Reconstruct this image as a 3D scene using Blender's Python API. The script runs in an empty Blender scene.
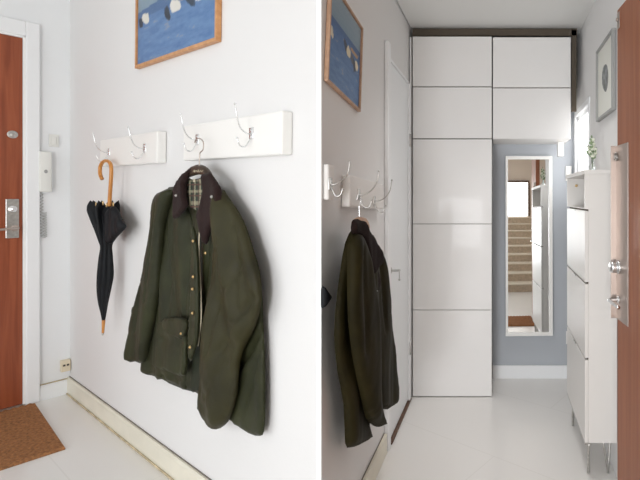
import bpy, bmesh, math, random
from mathutils import Vector, Matrix, noise
from mathutils.geometry import delaunay_2d_cdt
random.seed(7)
SC = bpy.context.scene
COL = SC.collection
FPX, CX, CY, EYE = 451.0, 498.0, 197.0, 1.3
PI = math.pi

# ------------------------------------------------------------------ materials
def mat(name, col, rough=.6, metal=0., spec=.5, bump=0., bscale=200., var=0., vscale=8., coat=0., trans=0., sheen=0., stretch=None):
    m = bpy.data.materials.new(name); m.use_nodes = True
    nt = m.node_tree; b = nt.nodes['Principled BSDF']
    b.inputs['Base Color'].default_value = (*col, 1); b.inputs['Roughness'].default_value = rough
    b.inputs['Metallic'].default_value = metal; b.inputs['Specular IOR Level'].default_value = spec
    b.inputs['Coat Weight'].default_value = coat; b.inputs['Transmission Weight'].default_value = trans
    b.inputs['Coat Roughness'].default_value = .06
    b.inputs['Sheen Weight'].default_value = sheen
    tc = nt.nodes.new('ShaderNodeTexCoord'); src = tc.outputs['Object']
    if stretch:
        mp = nt.nodes.new('ShaderNodeMapping'); mp.inputs['Scale'].default_value = stretch
        nt.links.new(src, mp.inputs['Vector']); src = mp.outputs['Vector']
    if var:
        n = nt.nodes.new('ShaderNodeTexNoise'); n.inputs['Scale'].default_value = vscale; n.inputs['Detail'].default_value = 6
        nt.links.new(src, n.inputs['Vector'])
        r = nt.nodes.new('ShaderNodeValToRGB'); e = r.color_ramp.elements
        e[0].position = .3; e[1].position = .7
        e[0].color = (*[c*(1-var) for c in col], 1); e[1].color = (*[min(1, c*(1+var)) for c in col], 1)
        nt.links.new(n.outputs['Fac'], r.inputs['Fac']); nt.links.new(r.outputs['Color'], b.inputs['Base Color'])
    if bump:
        n2 = nt.nodes.new('ShaderNodeTexNoise'); n2.inputs['Scale'].default_value = bscale; n2.inputs['Detail'].default_value = 4
        nt.links.new(src, n2.inputs['Vector'])
        bp = nt.nodes.new('ShaderNodeBump'); bp.inputs['Strength'].default_value = bump; bp.inputs['Distance'].default_value = .004
        nt.links.new(n2.outputs['Fac'], bp.inputs['Height']); nt.links.new(bp.outputs['Normal'], b.inputs['Normal'])
    return m
def emit(name, col, s):
    m = bpy.data.materials.new(name); m.use_nodes = True; nt = m.node_tree
    b = nt.nodes['Principled BSDF']; b.inputs['Base Color'].default_value = (*col, 1)
    b.inputs['Emission Color'].default_value = (*col, 1); b.inputs['Emission Strength'].default_value = s
    return m
def wood(name, c1, c2, rough=.4, scale=3., st=(14, 14, .6)):
    m = bpy.data.materials.new(name); m.use_nodes = True; nt = m.node_tree; b = nt.nodes['Principled BSDF']
    b.inputs['Roughness'].default_value = rough
    tc = nt.nodes.new('ShaderNodeTexCoord'); mp = nt.nodes.new('ShaderNodeMapping'); mp.inputs['Scale'].default_value = st
    n = nt.nodes.new('ShaderNodeTexNoise'); n.inputs['Scale'].default_value = scale; n.inputs['Detail'].default_value = 8; n.inputs['Distortion'].default_value = .6
    r = nt.nodes.new('ShaderNodeValToRGB'); e = r.color_ramp.elements
    e[0].position = .32; e[1].position = .68; e[0].color = (*c1, 1); e[1].color = (*c2, 1)
    nt.links.new(tc.outputs['Object'], mp.inputs['Vector']); nt.links.new(mp.outputs['Vector'], n.inputs['Vector'])
    nt.links.new(n.outputs['Fac'], r.inputs['Fac']); nt.links.new(r.outputs['Color'], b.inputs['Base Color'])
    return m
def vcol(name, rough=.6, bump=0.):
    m = mat(name, (1, 1, 1), rough, bump=bump, bscale=150)
    nt = m.node_tree; a = nt.nodes.new('ShaderNodeVertexColor'); a.layer_name = 'paint'
    nt.links.new(a.outputs['Color'], nt.nodes['Principled BSDF'].inputs['Base Color'])
    return m
M = dict(
    wall=mat('wall_paint', (.80, .79, .782), .75, bump=.12, bscale=60),
    lining=mat('smooth_white_paint', (.90, .915, .925), .5, bump=.05, bscale=40),
    ceil=mat('ceiling_paint', (.80, .80, .78), .8, bump=.08, bscale=60),
    blue=mat('grey_blue_paint', (.47, .495, .53), .7, bump=.08, bscale=60),
    trim=mat('gloss_trim_paint', (.92, .93, .94), .35),
    post=mat('bright_white_paint', (.97, .97, .96), .5),
    cream=mat('cream_trim_paint', (.80, .76, .64), .45, var=.05, vscale=5, bump=.1, bscale=30),
    gap=mat('dark_joint_and_shade', (.10, .08, .06), .9),
    joint=mat('soft_joint', (.22, .19, .16), .9),
    cordm=mat('cord_plastic', (.52, .52, .50), .4),
    stain=mat('stained_joint', (.55, .46, .30), .8, var=.35, vscale=14),
    door=wood('red_brown_veneer', (.24, .052, .018), (.37, .095, .036), .38),
    door2=wood('orange_brown_veneer', (.27, .088, .038), (.35, .125, .058), .45),
    gloss=mat('gloss_white_lacquer', (.86, .845, .83), .42, spec=.3, coat=.10),
    cabin=mat('matt_cabinet_paint', (.80, .775, .745), .4),
    carcass=mat('cabinet_carcass', (.16, .14, .12), .6),
    chrome=mat('chrome', (.86, .87, .88), .25, metal=1),
    steel=mat('brushed_steel', (.56, .55, .53), .35, metal=1, var=.15, vscale=60),
    nickel=mat('warm_nickel', (.52, .45, .41), .42, metal=1),
    brass=mat('brass', (.80, .58, .28), .3, metal=1),
    cane=wood('honey_cane', (.50, .19, .035), (.66, .29, .07), .3, 4, (20, 20, 3)),
    frame=wood('pine_frame', (.52, .24, .09), (.66, .34, .15), .4, 5, (6, 6, 6)),
    frame2=wood('oak_frame', (.42, .25, .16), (.55, .34, .22), .45, 5, (6, 6, 6)),
    hanger=wood('dark_hanger_wood', (.030, .018, .012), (.06, .035, .02), .3),
    wax=mat('olive_waxed_cotton', (.024, .026, .009), .55, spec=.25, var=.35, vscale=7, bump=.9, bscale=14, sheen=.03),
    wax_shaded=mat('shaded_olive_waxed_cotton', (.018, .014, .0035), .65, spec=.12, var=.3, vscale=9, bump=.4, bscale=35),  # copy of the olive cotton with the hall's shade in its colour
    cord_shaded=mat('shaded_brown_corduroy', (.014, .007, .006), .85, spec=.15, bump=.5, bscale=300),  # collar corduroy again, darkened to stand in for hall shade
    wax_brown=mat('brown_olive_waxed_cotton', (.030, .027, .009), .55, spec=.25, var=.35, vscale=7, bump=.9, bscale=14),
    wax_dark=mat('olive_waxed_cotton_inner', (.016, .020, .010), .6, spec=.3, var=.2, vscale=9, bump=.3, bscale=35),
    cord=mat('brown_corduroy', (.020, .009, .008), .85, spec=.2, var=.2, vscale=30, bump=.5, bscale=300, sheen=.05),
    nylon=mat('black_umbrella_cloth', (.007, .008, .010), .6, spec=.25, var=.2, vscale=15, bump=.3, bscale=25),
    black=mat('black_cloth', (.012, .012, .012), .6),
    plastic=mat('white_plastic', (.84, .84, .80), .35),
    ivory=mat('ivory_plastic', (.80, .70, .52), .4),
    white=mat('white_frame_lacquer', (.90, .89, .86), .35),
    mirror=mat('mirror_glass', (.93, .94, .93), .01, metal=1),
    paper=mat('mount_paper', (.78, .78, .72), .6),
    grey=mat('grey_frame_paint', (.36, .36, .35), .5),
    graphite=mat('graphite', (.22, .23, .23), .8, var=.5, vscale=40),
    glass=mat('clear_glass', (.9, .95, .95), .03, trans=.9),
    leaf=mat('leaf', (.22, .30, .17), .6, var=.25, vscale=30),
    bud=mat('pale_petals', (.72, .74, .62), .6),
    day=emit('daylight_pane', (1, 1, 1), 2.2),
    step=mat('terrazzo_step', (.62, .50, .38), .6, var=.15, vscale=30),
    nosing=mat('step_nosing', (.82, .74, .62), .5),
    stair_wall=mat('stairwell_paint', (.74, .64, .56), .8),
    coir=mat('coir', (.33, .145, .055), .9, var=.4, vscale=70, bump=.8, bscale=250),
    sill=mat('dark_threshold', (.11, .055, .03), .5, var=.3, vscale=20),
    label=mat('woven_label', (.62, .55, .40), .7),
    art=vcol('painted_canvas', .5, .3), plaid=vcol('tartan_lining', .8),
)
# floor: white painted boards with faint seams
def floor_mat():
    m = mat('white_painted_floor', (.88, .86, .835), .2, bump=.04, bscale=8)
    nt = m.node_tree; b = nt.nodes['Principled BSDF']
    tc = nt.nodes.new('ShaderNodeTexCoord'); mp = nt.nodes.new('ShaderNodeMapping'); mp.inputs['Rotation'].default_value = (0, 0, math.radians(33.8))
    br = nt.nodes.new('ShaderNodeTexBrick'); br.offset = .5
    br.inputs['Color1'].default_value = br.inputs['Color2'].default_value = (.88, .86, .835, 1); br.inputs['Mortar'].default_value = (.83, .81, .78, 1)
    br.inputs['Scale'].default_value = 1; br.inputs['Brick Width'].default_value = 2.4; br.inputs['Row Height'].default_value = .62
    br.inputs['Mortar Size'].default_value = .003
    nt.links.new(tc.outputs['Object'], mp.inputs['Vector']); nt.links.new(mp.outputs['Vector'], br.inputs['Vector'])
    nt.links.new(br.outputs['Color'], b.inputs['Base Color'])
    return m
M['floor'] = floor_mat()

# ------------------------------------------------------------------ frames
class Frame:
    """a wall: local x to the right along it, local y into it, z up"""
    def __init__(s, ox, oy, ang):
        s.O = Vector((ox, oy, 0)); s.ang = ang; s.R = Matrix.Rotation(ang, 3, 'Z'); s.Ri = s.R.transposed()
    def pt(s, px, py, w=0.):
        d = s.Ri @ Vector(((px-CX)/FPX, 1, (CY-py)/FPX)); c = s.Ri @ (Vector((0, 0, EYE))-s.O)
        t = (-w-c.y)/d.y
        return c+d*t
    def world(s, v): return s.O+s.R @ Vector(v)
u1 = Vector((.8307, -.5568))
CO = (-2.847, 3.0)
COATW = Frame(*CO, math.atan2(-.5568, .8307))
ENDW = Frame(*CO, math.atan2(.8307, .5568))
HLX, HRX, BY = -.58, .55, 3.24
HALL = Frame(HLX, 0, PI/2)
RIGHTW = Frame(HRX, 0, -PI/2)
BACK = Frame(0, BY, 0)
WORLD = Frame(0, 0, 0)
info = {}
def thing(name, label, cat, F, base, group=None, kind=None):
    o = bpy.data.objects.new(name, None); COL.objects.link(o); o.empty_display_size = .05
    base = Vector(base); o.location = F.world(base); o.rotation_euler = (0, 0, F.ang)
    info[o.name] = (F, base)
    if kind: o['kind'] = kind
    else: o['label'] = label; o['category'] = cat
    if kind and label: o['label'] = label
    if group: o['group'] = group
    return o
def part(name, bm, m, parent, smooth=False, label=None, kind=None):
    """bm holds coordinates in the wall frame of the thing"""
    bmesh.ops.recalc_face_normals(bm, faces=bm.faces)
    me = bpy.data.meshes.new(name); root = parent
    while root.parent: root = root.parent
    F, base = info[root.name]
    off = base if parent == root else base+Vector(parent.location)
    bmesh.ops.translate(bm, verts=bm.verts, vec=-off)
    bm.to_mesh(me); bm.free(); me.materials.append(m)
    if smooth:
        for p in me.polygons: p.use_smooth = True
    o = bpy.data.objects.new(name, me); COL.objects.link(o); o.parent = parent
    if label: o['label'] = label
    if kind: o['kind'] = kind
    return o
def solo(name, bm, m, F, label=None, cat=None, kind=None, smooth=False, base=None, group=None):
    bmesh.ops.recalc_face_normals(bm, faces=bm.faces)
    if base is None:
        vs = [v.co for v in bm.verts]
        base = Vector(((min(v.x for v in vs)+max(v.x for v in vs))/2, (min(v.y for v in vs)+max(v.y for v in vs))/2, min(v.z for v in vs)))
    bmesh.ops.translate(bm, verts=bm.verts, vec=-base)
    me = bpy.data.meshes.new(name); bm.to_mesh(me); bm.free(); me.materials.append(m)
    if smooth:
        for p in me.polygons: p.use_smooth = True
    o = bpy.data.objects.new(name, me); COL.objects.link(o); o.location = F.world(base); o.rotation_euler = (0, 0, F.ang)
    info[o.name] = (F, base)
    if kind: o['kind'] = kind
    if label: o['label'] = label
    if cat: o['category'] = cat
    if group: o['group'] = group
    return o

# ------------------------------------------------------------------ shapes
def add_box(bm, a, b, bev=0., rot=0., seg=2):
    """box between corners a and b; rot tilts it in the wall plane about its centre"""
    a, b = Vector(a), Vector(b); c = (a+b)/2; s = b-a
    r = bmesh.ops.create_cube(bm, size=1); vs = r['verts']
    for v in vs: v.co = Vector((v.co.x*abs(s.x), v.co.y*abs(s.y), v.co.z*abs(s.z)))
    if bev:
        es = list({e for v in vs for e in v.link_edges})
        q = bmesh.ops.bevel(bm, geom=es, offset=bev, segments=seg, affect='EDGES', profile=.5)
        vs = list({v for f in q['faces'] for v in f.verts} | {v for v in vs if v.is_valid})
    Rm = Matrix.Rotation(rot, 3, 'Y')
    for v in vs: v.co = Rm @ v.co+c
    return vs
def box(a, b, bev=0., rot=0.):
    bm = bmesh.new(); add_box(bm, a, b, bev, rot); return bm
def catmull(pts, n=6, closed=False):
    pts = [Vector(p) for p in pts]; out = []; L = len(pts)
    rng = range(L) if closed else range(L-1)
    for i in rng:
        if closed: p0, p1, p2, p3 = pts[i-1], pts[i], pts[(i+1) % L], pts[(i+2) % L]
        else: p0, p1, p2, p3 = pts[max(i-1, 0)], pts[i], pts[i+1], pts[min(i+2, L-1)]
        for k in range(n):
            t = k/n
            out.append(.5*((2*p1)+(p2-p0)*t+(2*p0-5*p1+4*p2-p3)*t*t+(3*p1-p0-3*p2+p3)*t**3))
    if not closed: out.append(pts[-1])
    return out
def add_tube(bm, pts, rad, n=10, cap=True):
    pts = [Vector(p) for p in pts]; L = len(pts)
    rr = rad if isinstance(rad, (list, tuple)) else [rad]*L
    if len(rr) != L: rr = [rr[min(len(rr)-1, int(i*len(rr)/L))] for i in range(L)]
    T = [(pts[min(i+1, L-1)]-pts[max(i-1, 0)]).normalized() for i in range(L)]
    up = Vector((0, 0, 1)) if abs(T[0].z) < .9 else Vector((1, 0, 0))
    N = T[0].cross(up).normalized(); rings = []
    for i in range(L):
        N = (N-T[i]*N.dot(T[i])).normalized(); B = T[i].cross(N)
        rings.append([bm.verts.new(pts[i]+(N*math.cos(a)+B*math.sin(a))*rr[i]) for a in (2*PI*k/n for k in range(n))])
    for a, b in zip(rings, rings[1:]):
        for k in range(n): bm.faces.new((a[k], a[(k+1) % n], b[(k+1) % n], b[k]))
    if cap:
        bm.faces.new(rings[0]); bm.faces.new(rings[-1][::-1])
def tube(pts, rad, n=10):
    bm = bmesh.new(); add_tube(bm, pts, rad, n); return bm
def add_disc(bm, c, axis, r, h, n=20):
    """short cylinder from c along axis with a softened rim"""
    c, axis = Vector(c), Vector(axis).normalized()
    add_tube(bm, [c, c+axis*h*.75, c+axis*h], [r, r, r*.86], n)
def disc(c, axis, r, h, n=20):
    bm = bmesh.new(); add_disc(bm, c, axis, r, h, n); return bm
def add_ball(bm, c, r, sx=1, sy=1, sz=1, seg=10):
    q = bmesh.ops.create_uvsphere(bm, u_segments=seg, v_segments=max(6, seg//2), radius=r)
    for v in q['verts']: v.co = Vector((v.co.x*sx, v.co.y*sy, v.co.z*sz))+Vector(c)
    return q['verts']
def prism(poly, z0, z1):
    bm = bmesh.new(); a = [bm.verts.new((x, y, z0)) for x, y in poly]; b = [bm.verts.new((x, y, z1)) for x, y in poly]
    n = len(poly)
    for i in range(n): bm.faces.new((a[i], a[(i+1) % n], b[(i+1) % n], b[i]))
    bm.faces.new(a[::-1]); bm.faces.new(b); return bm
def inside(p, poly):
    c = False; n = len(poly)
    for i in range(n):
        x1, y1 = poly[i]; x2, y2 = poly[i-1]
        if (y1 > p[1]) != (y2 > p[1]) and p[0] < (x2-x1)*(p[1]-y1)/(y2-y1)+x1: c = not c
    return c
def segd(p, a, b):
    d = b-a; t = max(0, min(1, (p-a).dot(d)/max(d.length_squared, 1e-12))); return (p-(a+d*t)).length
def puff(F, outline, w0, th, R=.04, fold=.006, ffreq=16., lean=0., cell=.014, seed=0., smooth=3, back=.0, wfun=None, lines=(), plane=None):
    """a piece of cloth: its cut-out outline on the plane w0 before the wall, rounded out by th towards the room, with hanging folds.
    lines: creases ((px,py),(px,py),depth) pressed into the cloth"""
    if plane is None: plane = lambda px, py: w0
    raw = [F.pt(px, py, plane(px, py)) for px, py in outline]
    pts3 = catmull(raw, smooth, True) if smooth > 1 else raw
    P = [Vector((v.x, v.z)) for v in pts3]; Wb = [-v.y for v in pts3]
    # even spacing along the border
    Q = []
    WQ = []
    for i in range(len(P)):
        a, b = P[i], P[(i+1) % len(P)]; n = max(1, int((b-a).length/cell))
        for k in range(n): Q.append(a.lerp(b, k/n)); WQ.append(Wb[i]+(Wb[(i+1) % len(P)]-Wb[i])*k/n)
    poly = [(q.x, q.y) for q in Q]
    x0, x1 = min(p[0] for p in poly), max(p[0] for p in poly); z0, z1 = min(p[1] for p in poly), max(p[1] for p in poly)
    V = list(Q); nb = len(Q)
    nx, nz = int((x1-x0)/cell)+1, int((z1-z0)/cell)+1
    for i in range(nx+1):
        for j in range(nz+1):
            p = Vector((x0+(i+.5*(j % 2))*cell, z0+j*cell))
            if inside(p, poly) and min(segd(p, Q[k], Q[(k+1) % nb]) for k in range(nb)) > cell*.5: V.append(p)
    r = delaunay_2d_cdt(V, [], [list(range(nb))], 1, 1e-6)
    vs, fs = r[0], r[2]
    cr = [(F.pt(a[0], a[1], w0), F.pt(b[0], b[1], w0), dp) for a, b, dp in lines]
    cr = [(Vector((a.x, a.z)), Vector((b.x, b.z)), dp) for a, b, dp in cr]
    bm = bmesh.new(); fr, bk = [], []; rim = {}
    for p in vs:
        best = 1e9; wb = w0
        for k in range(nb):
            d = segd(p, Q[k], Q[(k+1) % nb])
            if d < best: best = d; wb = WQ[k]
        if plane is not None and len(set(WQ)) > 1:     # blend the base depth over the whole outline
            sw = sum(1/((p-q).length_squared+1e-5) for q in Q[::4]); wb = sum(WQ[k*4]/((p-Q[k*4]).length_squared+1e-5) for k in range(len(Q[::4])))/sw if best > 1e-4 else wb
        q = min(best/R, 1); g = math.sqrt(max(0, 1-(1-q)**2))
        xx = p.x+lean*p.y
        f = math.sin(xx*ffreq*2+seed+2.2*noise.noise(Vector((p.x*3, p.y*2, seed))))+.6*noise.noise(Vector((xx*ffreq*1.6, p.y*5, seed+5)))
        w = wb+g*(th+fold*f)
        for a, b, dp in cr:
            d = segd(p, a, b); w -= dp*math.exp(-(d/.012)**2)*g
        if wfun: w += g*wfun(p.x, p.y)
        onb = best < 1e-4
        v1 = bm.verts.new((p.x, -w, p.y)); fr.append(v1)
        bk.append(v1 if onb else bm.verts.new((p.x, -(wb-back*g), p.y)))
    for f in fs:
        try: bm.faces.new([fr[i] for i in f])
        except ValueError: pass
        try: bm.faces.new([bk[i] for i in f][::-1])
        except ValueError: pass
    return bm
def vpaint(o, fn):
    me = o.data; ca = me.color_attributes.new('paint', 'FLOAT_COLOR', 'POINT')
    for i, v in enumerate(me.vertices): ca.data[i].color = (*fn(v.co), 1)
def grid_rect(w, h, nx, nz, y):
    bm = bmesh.new(); g = [[bm.verts.new((w*i/nx, y, h*j/nz)) for i in range(nx+1)] for j in range(nz+1)]
    for j in range(nz):
        for i in range(nx): bm.faces.new((g[j][i], g[j][i+1], g[j+1][i+1], g[j+1][i]))
    return bm
def tilt(bm, c, ang):
    """turn a hanging thing a little in the plane of its wall"""
    R = Matrix.Rotation(ang, 3, 'Y'); c = Vector(c)
    for v in bm.verts: v.co = R @ (v.co-c)+c
    return bm

# ================================================================== THE SETTING
CH_R, CH_L = 2.41, 2.95
fl = box((-5, -3.6, -.05), (2.2, 4, 0)); solo('floor', fl, M['floor'], WORLD, kind='structure')
bm = box((-.57, -3.3, CH_R), (1.6, 3.36, CH_R+.05)); solo('ceiling', bm, M['ceil'], WORLD, kind='structure')
bm = box((-5, -3.3, CH_L), (-.57, 3.36, CH_L+.05)); solo('ceiling', bm, M['ceil'], WORLD, kind='structure')
bm = box((-.62, -3.3, CH_R), (-.571, 1.48, CH_L)); solo('wall_header', bm, M['wall'], WORLD, kind='structure')
A, B = (-.5975, 1.492), (HLX, 1.487)
bm = prism([A, B, (HLX, 3.36), (-2.847, 3.36), CO], 0, CH_L); solo('wall_middle', bm, M['wall'], WORLD, kind='structure')
bm = prism([(A[0]-.0035, A[1]), (A[0]-.001, A[1]-.006), (B[0]-.0005, B[1]-.006), (B[0], B[1]), (B[0]-.006, B[1]+.01)], 0, CH_L)
solo('trim_1', bm, M['post'], WORLD, kind='structure')
bm = box((-3.2, 0, 0), (0, .12, CH_L)); solo('wall_left', bm, M['lining'], ENDW, kind='structure')
bm = box((HLX, BY, 0), (HRX+.1, BY+.12, CH_R)); solo('wall_back', bm, M['blue'], WORLD, kind='structure')
# right wall with the window opening
wy0, wy1, wz0, wz1 = 2.735, 3.19, 1.27, 1.865
bm = bmesh.new()
add_box(bm, (HRX, 1.95, 0), (HRX+.12, wy0, CH_R)); add_box(bm, (HRX, wy1, 0), (HRX+.12, BY, CH_R))
add_box(bm, (HRX, wy0, 0), (HRX+.12, wy1, wz0)); add_box(bm, (HRX+.12, 1.95, 0), (1.6, 2.05, CH_R)); add_box(bm, (HRX, wy0, wz1), (HRX+.12, wy1, CH_R))
solo('wall_right', bm, M['wall'], WORLD, kind='structure')
# stairwell behind, seen in the mirror
bm = bmesh.new(); add_box(bm, (-1.0, -3.4, 0), (1.6, -3.3, CH_R+.2)); solo('wall_rear', bm, M['stair_wall'], WORLD, kind='structure')
bm = box((1.5, -3.3, 0), (1.6, 1.95, CH_R)); solo('wall_stairwell', bm, M['stair_wall'], WORLD, kind='structure')
st = bmesh.new(); ns = bmesh.new()
t = thing('staircase', 'pale stone stairs climbing to a bright window behind the hall', 'stairs', WORLD, (.55, -.4, 0), kind='structure')
for k in range(9):
    y = -.4-.28*k; z = .122*(k+1)
    add_box(st, (-.25, y-.28 if k < 8 else -3.29, 0), (1.4, y, z-.02)); add_box(ns, (-.26, y-.28, z-.02), (1.4, y+.015, z), .004)
part('step', st, M['step'], t); part('nosing', ns, M['nosing'], t)
t = thing('window_2', None, None, WORLD, (.35, -3.28, 1.25), kind='structure')
part('window_frame', (lambda b: (add_box(b, (-.98, -3.3, 1.84), (1.08, -3.25, 1.88), .005), add_box(b, (1.05, -3.3, 1.12), (1.09, -3.25, 1.84), .005), b)[-1])(bmesh.new()), M['sill'], t)
part('pane', box((-.95, -3.29, 1.12), (1.05, -3.27, 1.84)), M['day'], t)

# window in the right wall
t = thing('window_1', None, None, WORLD, (HRX+.06, wy0, wz0), kind='structure')
b = bmesh.new(); e = .034
add_box(b, (HRX-.008, wy0-.045, wz1-.005), (HRX+.10, wy1+.02, wz1+.035), .004)
add_box(b, (HRX-.008, wy0-.045, wz0-.03), (HRX+.10, wy1+.02, wz0+.005), .004)
add_box(b, (HRX-.008, wy1-.01, wz0), (HRX+.10, wy1+.035, wz1), .004); add_box(b, (HRX-.004, wy0-.04, wz0), (HRX+.10, wy0+.004, wz1), .004)
part('window_frame', b, M['trim'], t)
b = bmesh.new()
for a, c in (((wy0, wz0), (wy1, wz0+e)), ((wy0, wz1-e), (wy1, wz1)), ((wy0, wz0), (wy0+e, wz1)), ((wy1-e, wz0), (wy1, wz1))):
    add_box(b, (HRX+.012, a[0], a[1]), (HRX+.045, c[0], c[1]), .003)
part('sash', b, M['trim'], t)
part('pane', box((HRX+.025, wy0+.02, wz0+.02), (HRX+.03, wy1-.02, wz1-.02)), M['day'], t)

# baseboards
def skirting(name, F, a, b, h, d, m, edge=True):
    bm = bmesh.new(); pr = [(0, 0), (0, h), (-d*.7, h), (-d, h-.012), (-d, 0)]
    v = [[bm.verts.new((x, y, z)) for y, z in pr] for x in (a, b)]
    for i in range(5): bm.faces.new((v[0][i], v[0][(i+1) % 5], v[1][(i+1) % 5], v[1][i]))
    bm.faces.new(v[0]); bm.faces.new(v[1][::-1]); return solo(name, bm, m, F, kind='structure')
uA = (Vector(A)-Vector(CO)).length
hb = COATW.pt(71, 372, 0).z
skirting('baseboard_middle', COATW, 0, uA-.01, .108, .018, M['cream'])
solo('trim_2', box((.0, -.006, .108), (uA-.01, -.0005, .111), .001), M['joint'], COATW, kind='structure')
solo('trim_3', box((.02, -.024, .0), (uA-.01, -.0185, .010), .002), M['stain'], COATW, kind='structure')
# end wall: door, frame and baseboard
ux = lambda px, w=0: ENDW.pt(px, 300, w).x
xd, xt = ux(25), ux(39)                      # leaf edge and outer edge of the architrave
skirting('baseboard_left', ENDW, xt, 0, .10, .018, M['lining'])
solo('trim_4', box((xt, -.021, .099), (0, -.0005, .102), .001), M['stain'], ENDW, kind='structure')
zt, zo = ENDW.pt(25, 37).z, ENDW.pt(38, 25).z
t = thing('door_1', 'red-brown veneered front door with steel lock plate beside the intercom', None, ENDW, (xd-.45, 0, 0), kind='structure')
part('door_frame', (lambda b: (add_box(b, (xd, -.028, 0), (xt, 0, zo), .006), add_box(b, (xd-1.02, -.028, zt), (xd+.002, 0, zo), .006), add_box(b, (xd-1.02, -.028, 0), (xd-.93, 0, zo), .006), b)[-1])(bmesh.new()), M['trim'], t)
part('door_stop', (lambda b: (add_box(b, (xd-.012, -.02, 0), (xd, .0, zt), .001), add_box(b, (xd-.93, -.02, zt-.012), (xd, 0, zt), .001), b)[-1])(bmesh.new()), M['post'], t)
part('leaf', box((xd-.93, -.010, .012), (xd-.0125, -.0005, zt-.0125), .002), M['door'], t)
part('threshold', box((xd-.93, -.024, 0), (xd-.002, -.001, .011), .002), M['steel'], t)
p0, p1 = ENDW.pt(5.5, 238.5, .012), ENDW.pt(19, 199, .012)
lp = part('lock_plate', box((p0.x, -.016, p0.z), (p1.x, -.0105, p1.z), .003), M['steel'], t)
c = ENDW.pt(12.5, 209, .016)
part('lock_cylinder', (lambda b: (add_disc(b, (c.x, -.016, c.z), (0, -1, 0), .021, .010), add_disc(b, (c.x, -.026, c.z), (0, -1, 0), .012, .016), b)[-1])(bmesh.new()), M['chrome'], t, True)
c = ENDW.pt(15, 228, .016)
b = bmesh.new(); add_disc(b, (c.x, -.016, c.z), (0, -1, 0), .019, .008)
add_tube(b, catmull([(c.x, -.022, c.z), (c.x, -.055, c.z), (c.x-.012, -.064, c.z), (c.x-.06, -.064, c.z-.004), (c.x-.115, -.060, c.z-.008)], 5), .0075)
part('handle', b, M['nickel'], t, True)
c = ENDW.pt(12.5, 134.5, .012)
part('peephole', (lambda b: (add_disc(b, (c.x, -.0105, c.z), (0, -1, 0), .024, .006), add_disc(b, (c.x, -.0165, c.z), (0, -1, 0), .010, .004), b)[-1])(bmesh.new()), M['steel'], t, True)

# ================================================================== LEFT HALF THINGS
# intercom handset
a, b_ = ENDW.pt(38.8, 192, .03), ENDW.pt(51.5, 152, .03)
t = thing('intercom_handset', 'white wall intercom handset with coiled cord beside the front door', 'intercom', ENDW, (a.x, 0, a.z))
part('cradle', box((a.x+.004, -.016, a.z+.02), (b_.x-.004, -.0005, b_.z-.01), .004), M['plastic'], t)
part('handset', box((a.x, -.045, a.z), (b_.x, -.0165, b_.z), .007), M['plastic'], t, True)
c = ENDW.pt(46, 171.5, .047)
part('badge', (lambda b: (add_ball(b, (c.x, -.0455, c.z), .009, 1, .12, 1.3), b)[-1])(bmesh.new()), M['grey'], t, True)
c0, c1 = ENDW.pt(43, 191.5, .03), ENDW.pt(44, 238, .03)
pts = []
for i in range(420):
    s = i/419; ph = i*.45
    if s < .5: zz = c0.z-(c0.z-c1.z)*s*2; xx = c0.x+(c1.x-c0.x)*s*2-.004
    else: zz = c1.z+(c0.z-c1.z)*(s-.5)*2*.55; xx = c1.x+.010-.004*(s-.5)
    if .47 < s < .53: xx = c1.x-.004+.014*(s-.47)/.06
    pts.append((xx+.0075*math.cos(ph), -.012+.0075*math.sin(ph), zz))
part('coiled_cord', tube(pts, .0017, 5), M['cordm'], t, True)
# light switch
a, b_ = ENDW.pt(49, 146.5, .01), ENDW.pt(59, 134.8, .01)
t = thing('light_switch', 'small square white light switch on the wall above the intercom handset', 'light switch', ENDW, (a.x, 0, a.z))
part('plate', box((a.x, -.008, a.z), (b_.x, -.0005, b_.z), .002), M['plastic'], t)
part('rocker', box((a.x+.012, -.013, a.z+.014), (b_.x-.012, -.0085, b_.z-.014), .002), M['plastic'], t)
# cable socket
a, b_ = ENDW.pt(61.2, 372.5, .03), ENDW.pt(73.6, 359, .03)
t = thing('cable_socket', 'small cream cable socket box on the baseboard in the corner', 'socket', ENDW, (a.x, 0, a.z))
bx = min(b_.x, -.004)
part('housing', box((a.x, -.034, max(a.z, .112)), (bx, -.0005, b_.z+.004), .003), M['ivory'], t)
b = bmesh.new(); m_ = (a.x+bx)/2
for dx in (-.009, .009): add_box(b, (m_+dx-.006, -.0355, b_.z-.034), (m_+dx+.006, -.0345, b_.z-.022), .0005)
part('port', b, M['gap'], t)
# doormat
def mat_mesh(c, ex, ey, nx, ny, th):
    bm = bmesh.new(); c = Vector(c); ex = Vector(ex); ey = Vector(ey)
    g = []
    lx, ly = ex.length, ey.length
    for j in range(ny+1):
        row = []
        for i in range(nx+1):
            s, q = i/nx, j/ny; x, y = s*lx, q*ly
            z = th+.0035*math.sin(x*2*PI/.034+(.5*PI if int(y/.02) % 2 else -.5*PI))*abs(math.sin(y*PI/.02))
            if i in (0, nx) or j in (0, ny): z = th*.45
            row.append(bm.verts.new(c+ex*s+ey*q+Vector((0, 0, z))))
        g.append(row)
    for j in range(ny):
        for i in range(nx): bm.faces.new((g[j][i], g[j][i+1], g[j+1][i+1], g[j+1][i]))
    ring = [g[0][i] for i in range(nx+1)]+[g[j][nx] for j in range(1, ny+1)]+[g[ny][i] for i in range(nx-1, -1, -1)]+[g[j][0] for j in range(ny-1, 0, -1)]
    lo = [bm.verts.new((v.co.x, v.co.y, .0005)) for v in ring]
    for i in range(len(ring)): k = (i+1) % len(ring); bm.faces.new((ring[k], ring[i], lo[i], lo[k]))
    bm.faces.new(lo); return bm
def gnd(px, py, z=0.): t_ = (EYE-z)/((py-CY)/FPX); return Vector(((px-CX)/FPX*t_, t_, z))
g1, g2, g3 = gnd(35, 404.3), gnd(65.5, 449.5), gnd(0, 411)
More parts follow.
